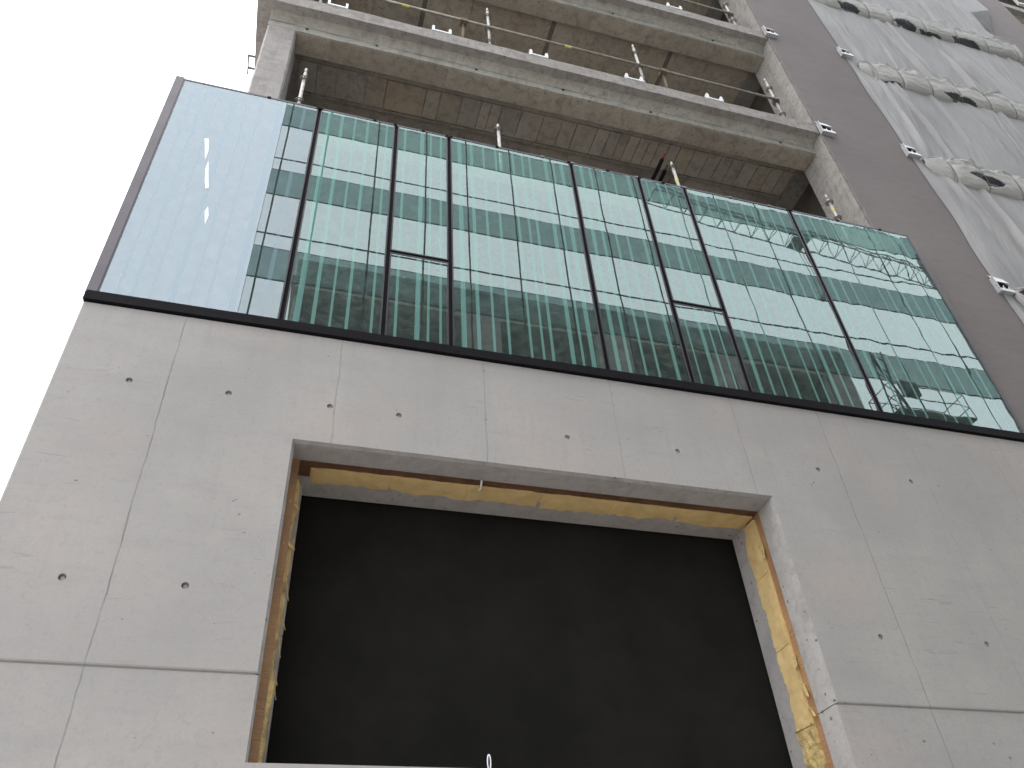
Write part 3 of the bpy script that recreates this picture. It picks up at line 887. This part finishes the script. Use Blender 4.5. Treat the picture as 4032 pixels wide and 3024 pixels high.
# ---------------------------------------------------------------- zinc brackets on the rendered walls
def bracket(x, zt, label, proto=[None]):
    if proto[0] is None:
        t = thing('zinc_bracket', label, 'bracket', (x + 0.02, 0.232, zt), 'zinc anchor brackets on the grey rendered walls')
        bm = bmesh.new()
        v = [(0.0, 0.0, 0.02), (0.235, 0.0, 0.02), (0.25, -0.06, -0.17), (0.01, -0.06, -0.17)]
        a = [bm.verts.new(p) for p in v]; b = [bm.verts.new((p[0], p[1] - 0.012, p[2] - 0.004)) for p in v]
        bm.faces.new(a); bm.faces.new(b[::-1])
        for i in range(4): bm.faces.new((a[i - 1], a[i], b[i], b[i - 1]))
        bmesh.ops.recalc_face_normals(bm, faces=bm.faces)
        new_mesh_obj('cover_plate', bm, M['bright'], t)
        part('gap_shade', M['black'], t, (0.02, 0.24, -0.04, 0.0, -0.26, -0.172))  # black block added for the shade in the gap under the plate
        bm = bmesh.new()
        box(bm, 0.015, 0.255, -0.075, 0.0, -0.37, -0.355)
        box(bm, -0.002, 0.013, -0.07, 0.0, -0.37, -0.06)
        box(bm, 0.02, 0.25, -0.072, -0.064, -0.354, -0.31)
        new_mesh_obj('bottom_angle', bm, M['bright'], t)
        for q in (0.10, 0.20):
            bm = bmesh.new(); tube(bm, (q, -0.05, -0.34), (q + 0.02, -0.055, -0.23), 0.014, 8, 0.007)
            tube(bm, (q, -0.05, -0.305), (q, -0.05, -0.285), 0.024, 6)
            new_mesh_obj('anchor_bolt', bm, M['bright'], t)
        proto[0] = t
        return t
    c = copy_tree(proto[0]); c.location = (x + 0.02, 0.232, zt); c['label'] = label
    return c
bracket(7.79, 13.97, 'zinc bracket on the grey wall at the end of the middle slab edge')
bracket(7.76, 17.50, 'zinc bracket on the grey wall at the end of the upper slab edge')
bracket(9.50, 17.50, 'zinc bracket at the left end of the upper tarpaulin gutter')
bracket(9.50, 13.92, 'zinc bracket at the left end of the middle tarpaulin gutter')
bracket(9.52, 10.40, 'zinc bracket at the right photo edge by the lowest tarpaulin gutter')
bracket(18.02, 24.6, 'zinc bracket in the extreme upper right corner of the photo')

# ---------------------------------------------------------------- dark pipes under the soffit
for i, (x, y0, y1) in enumerate(((5.15, 0.98, 3.6), (5.285, 1.17, 3.6), (5.44, 1.42, 3.6))):
    lab = ['dark pipe with a red end sticking out under the soffit, longest of three', 'middle dark pipe under the soffit behind the glass top', 'shortest dark pipe under the soffit right of the other two'][i]
    t = thing('dark_pipe', lab, 'pipe', (x, y0, 13.15), 'dark pipes hung under the soffit')
    bm = bmesh.new(); tube(bm, (0, 0.1, 0), (0, y1 - y0, 0), 0.032, 12); new_mesh_obj('tube', bm, M['black'], t, True)
    bm = bmesh.new(); tube(bm, (0, 0, 0), (0, 0.099, 0), 0.022, 12); new_mesh_obj('pipe_end', bm, M['red'] if i == 0 else M['rusty'], t, True)

# ---------------------------------------------------------------- sheeting and gutters
def sheet(x0, x1, z0, z1, label, seed, edge_l=0.12):
    bm = bmesh.new()
    nx, nz = 460, 36
    g = []
    folds = [(uni(x0, x1), uni(-0.5, 0.15), uni(0.03, 0.09), uni(0.03, 0.085)) for _ in range(14)] + [(uni(x0, x1), uni(-0.9, 0.5), uni(0.012, 0.035) * random.choice((1, 1, -0.6)), uni(0.014, 0.035)) for _ in range(30)]
    for i in range(nx + 1):
        col = []
        for j in range(nz + 1):
            u, v = i / nx, j / nz
            z = z0 + (z1 - z0) * v
            el = -edge_l * math.sin(math.pi * v) ** 1.5 * noise.noise(Vector((z * .8, seed, 4)))
            x = x0 + el * (1 - u) + (x1 - x0) * u
            y = 0.235 - 0.03 * math.sin(math.pi * v)
            y += 0.05 * noise.noise(Vector((x * 0.9, z * 0.35, seed))) + 0.022 * noise.noise(Vector((x * 3.4 + z * 0.7, z * 0.6, seed + 3)))
            y += 0.009 * noise.noise(Vector((x * 9 - z * 2.0, z * 1.2, seed + 5)))
            for fx, sl, am, wd in folds:
                d = (x - (fx + sl * (z - z0) * 0.35)) / wd
                if abs(d) < 4: y -= am * math.exp(-d * d) * max(0.0, 0.35 + 0.65 * math.sin(fx * 7 + 2.5 * v))
            ve = 0.15 + 0.85 * min(1, v * 5) * min(1, (1 - v) * 5)
            y = 0.232 + (max(y, 0.10) - 0.232) * ve
            y = min(y, 0.243)
            e = min(1.0, min(u, 1 - u) * 30)
            y = y * e + 0.226 * (1 - e)
            col.append(bm.verts.new((x, y, z)))
        g.append(col)
    for i in range(nx):
        for j in range(nz): bm.faces.new((g[i][j], g[i + 1][j], g[i + 1][j + 1], g[i][j + 1]))
    return tag(new_mesh_obj('scaffold_sheeting', bm, M['fabric'], smooth=True), label, 'sheeting', 'pale sheeting hung over the right bay')
labs = ['pale wrinkled sheeting hanging below the lowest gutter at the right photo edge', 'pale wrinkled sheeting between the lowest and middle gutters', 'pale wrinkled sheeting between the middle and upper gutters',
        'pale wrinkled sheeting between the upper and the top gutters', 'pale sheeting above the top gutter in the upper right corner']
zs = [7.1, 9.75, 13.15, 16.55, 19.95, 23.9]
for i, lab in enumerate(labs):
    sheet(9.62, 15.48, zs[i], zs[i + 1] + 0.35, lab, 2.3 + i * 5.1)
# folded flap at the top right of the sheeting
bm = bmesh.new()
v = [bm.verts.new(p) for p in ((15.42, 0.20, 21.1), (16.15, 0.16, 22.75), (15.9, 0.17, 24.2), (15.3, 0.22, 24.0), (15.0, 0.2, 22.0))]
bm.faces.new(v); bmesh.ops.solidify(bm, geom=bm.faces[:], thickness=0.004)
tag(new_mesh_obj('sheeting_flap', bm, M['fabric']), 'loose pale sheeting flap folded over the grey wall in the upper right', 'sheeting')

def gutter(zt, x0, x1, label, lens, seed, ph=0.0):
    """tarpaulin wrapped round the slab edge and tied at intervals"""
    t = thing('tarpaulin_gutter', label, 'tarpaulin gutter', (0, 0, zt), 'tied tarpaulin gutters across the sheeted bay')
    ties = []
    x = x0 + 0.15 + ph
    while x < x1:
        ties.append(x); x += uni(0.62, 0.95)
    bm = bmesh.new()
    n = int((x1 - x0) / 0.011)
    base = [(0.24, -0.30), (0.18, -0.32), (0.125, -0.38), (0.105, -0.46), (0.095, -0.58), (0.10, -0.72), (0.115, -0.84), (0.15, -0.93), (0.19, -0.98), (0.25, -1.0)]
    prof = []
    for (ya, za), (yb, zb) in zip(base, base[1:]):
        for q in range(8): prof.append((ya + (yb - ya) * q / 8, za + (zb - za) * q / 8))
    prof.append(base[-1])
    prev = None
    nd = noise.noise
    big = [rnd() < 0.35 for _ in range(len(ties) + 2)]
    for i in range(n + 1):
        x = x0 + (x1 - x0) * i / n
        k = max([math.exp(-((x - q) / 0.05) ** 2) for q in ties] + [0])
        idx = sum(1 for q in ties if q < x)
        lo = ties[idx - 1] if idx > 0 else x0; hi = ties[idx] if idx < len(ties) else x1
        u = min(1, max(0, (x - lo) / max(0.01, hi - lo)))
        # the slack cloth hangs towards one end of each bay between ties
        bag = (u / 0.7) ** 1.2 if u < 0.7 else ((1 - u) / 0.3) ** 0.7
        bag *= 1.0 if big[idx] else 0.35
        r = []
        for j, (y, z) in enumerate(prof):
            t_ = j / (len(prof) - 1)
            up = max(0.0, 1 - t_ * 2.1)
            env = min(1, t_ * 8) * min(1, (1 - t_) * 6)
            fold = 1 - abs(nd(Vector((x * 2.2 + t_ * 2.0, t_ * 6.5 - x * 2.2, seed)))) * 3.2
            fold2 = 1 - abs(nd(Vector((x * 8.5 - t_ * 3.0, t_ * 9.0, seed + 4)))) * 2.6
            yy = y - env * (0.085 * bag * (0.3 + up) + 0.045 * fold * (0.15 + up) + 0.016 * fold2 * (0.3 + up)) + 0.03 * k * env
            zz = z + env * 0.13 * bag * up - 0.05 * k * up + 0.02 * env * nd(Vector((x * 3, t_ * 2, seed + 7)))
            dk = 0
            for lx, lz, lw, lh in lens:
                q = (x - lx) / (lw / 2)
                if abs(q) < 1:
                    ce = lz - 0.04 * q
                    hh = lh * 0.55 * (1 - abs(q) ** 2.2) * (1.15 + 0.4 * q)
                    if abs(z - ce) < hh: dk = 1
                    d = 1 - min(1, abs(z - ce) / max(0.01, hh * 1.25))
                    yy += 0.07 * d
            en = min(1.0, ((x - x0) / 0.45) ** 0.6 * 0.8 + 0.2)
            zz = -0.42 + (zz + 0.42) * en
            yy = 0.2 + (yy - 0.2) * en
            r.append((bm.verts.new((x, yy, zz)), dk))
        if prev:
            for a in range(len(r) - 1):
                f = bm.faces.new((prev[a][0], prev[a + 1][0], r[a + 1][0], r[a][0]))
                if prev[a][1] + prev[a + 1][1] + r[a][1] + r[a + 1][1] >= 2: f.material_index = 1  # faces painted dark for the shade inside the open gaps
        prev = r
    bmesh.ops.recalc_face_normals(bm, faces=bm.faces)
    o = new_mesh_obj('tarpaulin', bm, [M['gutter'], M['dark_fill']], t, True)
    for q in ties:
        bm = bmesh.new()
        pts = [(q, y - 0.015 + 0.03, z - 0.02 * (j < 30)) for j, (y, z) in enumerate(prof[5:-1:2])]
        for a, b in zip(pts, pts[1:]): tube(bm, a, b, 0.005, 5)
        new_mesh_obj('tie_cord', bm, M['ring'], t)
    return t
gutter(20.73, 9.62, 15.6, 'top tied tarpaulin gutter with four black gaps, nearest the upper photo edge', [(10.65, -0.90, 0.62, 0.22), (12.2, -0.93, 0.62, 0.26), (12.95, -1.0, 0.8, 0.09), (13.9, -0.96, 0.85, 0.24), (14.6, -1.12, 0.5, 0.10)], 1.1)
gutter(17.33, 9.80, 15.6, 'upper tied tarpaulin gutter with two long black gaps, below the top one', [(10.45, -1.02, 0.62, 0.14), (12.04, -0.93, 0.85, 0.16)], 4.4, 0.1)
gutter(13.93, 9.80, 15.6, 'middle tied tarpaulin gutter with one black gap near the right photo edge', [(10.94, -0.75, 0.75, 0.19), (12.6, -0.8, 0.6, 0.14)], 8.2, 0.3)
gutter(10.53, 9.80, 15.6, 'lowest tarpaulin gutter whose open end shows at the right photo edge', [(10.0, -0.6, 0.3, 0.3)], 9.2, 0.2)

# ---------------------------------------------------------------- the building across the street (seen in the glass)
K = 17.5; W = -12.0
opp = thing('office_building', 'glazed office block across the street, seen mirrored in the glass band', 'building')
part('core', M['oppframe'], opp, (-2.22, 42, W - 16, W - 0.12, 0, 30.9))
cols = [-0.127, -0.111, -0.028, 0.077, 0.18, 0.272, 0.374, 0.475, 0.58, 0.677, 0.79, 0.904, 1.018, 1.115, 1.229, 1.335, 1.416, 1.52, 1.63, 1.74, 1.85, 1.96, 2.07, 2.18, 2.29, 2.39]
for s in range(-5, 3):
    b = 1.083 + 0.2365 * s
    win = bmesh.new(); spd = bmesh.new()
    for a, c in zip(cols, cols[1:]):
        x0, x1 = a * K + 0.03, c * K - 0.03
        for z0, z1, bmm in ((b, b + 0.079, spd), (b + 0.0815, b + 0.1165, win), (b + 0.1205, b + 0.2345, win)):
            Z0, Z1 = 1.6 + z0 * K + 0.008, 1.6 + z1 * K - 0.008
            if Z0 > 30.8: continue
            box(bmm, x0, x1, W - 0.12, W - (0.02 if bmm is win else 0), max(0, Z0), min(Z1, 30.85))
    new_mesh_obj('window_band', win, M['oppwin'], opp)
    new_mesh_obj('spandrel_band', spd, M['oppspan'], opp)

# ---------------------------------------------------------------- tower crane above the roofs (seen in the glass)
cr = thing('tower_crane', 'lattice tower crane jib over the roofs, seen mirrored in the right glass panes', 'crane')
A, B = Vector((21.0, -0.3, 47.6)), Vector((47.0, 1.8, 47.6))
bm = bmesh.new()
n = 18
dirv = (B - A).normalized(); side = Vector((-dirv.y, dirv.x, 0))
for i in range(n):
    p, q = A + (B - A) * (i / n), A + (B - A) * ((i + 1) / n)
    m = (p + q) / 2 + Vector((0, 0, 1.5))
    a0, a1, b0, b1 = p - side * .6, p + side * .6, q - side * .6, q + side * .6
    for u, v, r in ((a0, b0, .055), (a1, b1, .055), (a0, m, .03), (a1, m, .03), (b0, m, .03), (b1, m, .03), (a0, a1, .03)): tube(bm, u, v, r, 6)
    if i < n - 1: tube(bm, m, m + (q - p), .05, 6)
new_mesh_obj('jib', bm, M['crane'], cr)
bm = bmesh.new()
T = Vector((33.0, 0.4, 47.2))
box(bm, T.x - .6, T.x + .6, T.y - .5, T.y + .5, T.z - 0.15, T.z)
for dx in (-.15, .15): tube(bm, (T.x + dx, T.y, T.z - .1), (T.x + dx, T.y, 41.5), 0.025, 6)
box(bm, T.x - .1, T.x + .1, T.y - .1, T.y + .1, 41.1, 41.5)
new_mesh_obj('trolley', bm, M['crane'], cr)
bm = bmesh.new()
for dx, dy in ((0, 0), (1.6, 0), (0, 1.6), (1.6, 1.6)): tube(bm, (47 + dx, 1 + dy, 0), (47 + dx, 1 + dy, 52), .12, 6)
for i in range(26):
    z = 2 * i
    tube(bm, (47, 1, z), (48.6, 1, z + 2), .06, 6); tube(bm, (47, 2.6, z + 2), (48.6, 2.6, z), .06, 6); tube(bm, (47, 1, z + 2), (47, 2.6, z), .06, 6)
new_mesh_obj('mast', bm, M['crane'], cr)

# ---------------------------------------------------------------- boom lift in the street (seen in the glass)
bl = thing('boom_lift', 'boom lift with raised railed basket, mirrored in the far right pane', 'boom lift', (0, 0, 0))
bx, by, bz = 16.75, -9.3, 16.1
bm = bmesh.new()
box(bm, bx, bx + 2.7, by - 0.45, by + 0.45, bz - 0.06, bz)
for z in (0.45, 0.95):
    for y in (-.45, .45): tube(bm, (bx, by + y, bz + z), (bx + 2.7, by + y, bz + z), 0.016, 6)
    for x in (0, 2.7): tube(bm, (bx + x, by - .45, bz + z), (bx + x, by + .45, bz + z), 0.016, 6)
for x in (0, .9, 1.8, 2.7):
    for y in (-.45, .45): tube(bm, (bx + x, by + y, bz), (bx + x, by + y, bz + .95), 0.016, 6)
new_mesh_obj('basket', bm, M['crane'], bl)
part('control_box', M['crane'], bl, (bx + 0.3, bx + 0.85, by + 0.46, by + 0.62, bz + 0.45, bz + 0.95))
bm = bmesh.new()
E0, E1 = Vector((17.2, by - .1, 18.9)), Vector((bx + .3, by - .1, bz + .1))
for o_ in (Vector((0, 0, 0)), Vector((0.45, 0, 0.1))): tube(bm, E0 + o_, E1 + o_, 0.03, 6)
for i in range(6):
    a = E0.lerp(E1, i / 6); tube(bm, a, E0.lerp(E1, (i + 1) / 6) + Vector((0.45, 0, 0.1)), 0.016, 6)
new_mesh_obj('jib_arm', bm, M['crane'], bl)
bm = bmesh.new(); tube(bm, (21.5, by - .2, 1.6), tuple(E0), 0.07, 10, 0.04); new_mesh_obj('main_boom', bm, M['crane'], bl)
part('chassis', M['crane'], bl, (20.3, 22.9, by - 1.0, by + 0.7, 0.45, 1.5))
for wx in (20.8, 22.4):
    for wy in (-1.05, 0.75):
        bm = bmesh.new(); tube(bm, (wx, by + wy - .15, 0.33), (wx, by + wy + .15, 0.33), 0.44, 20); new_mesh_obj('wheel', bm, M['dark_fill'], bl)
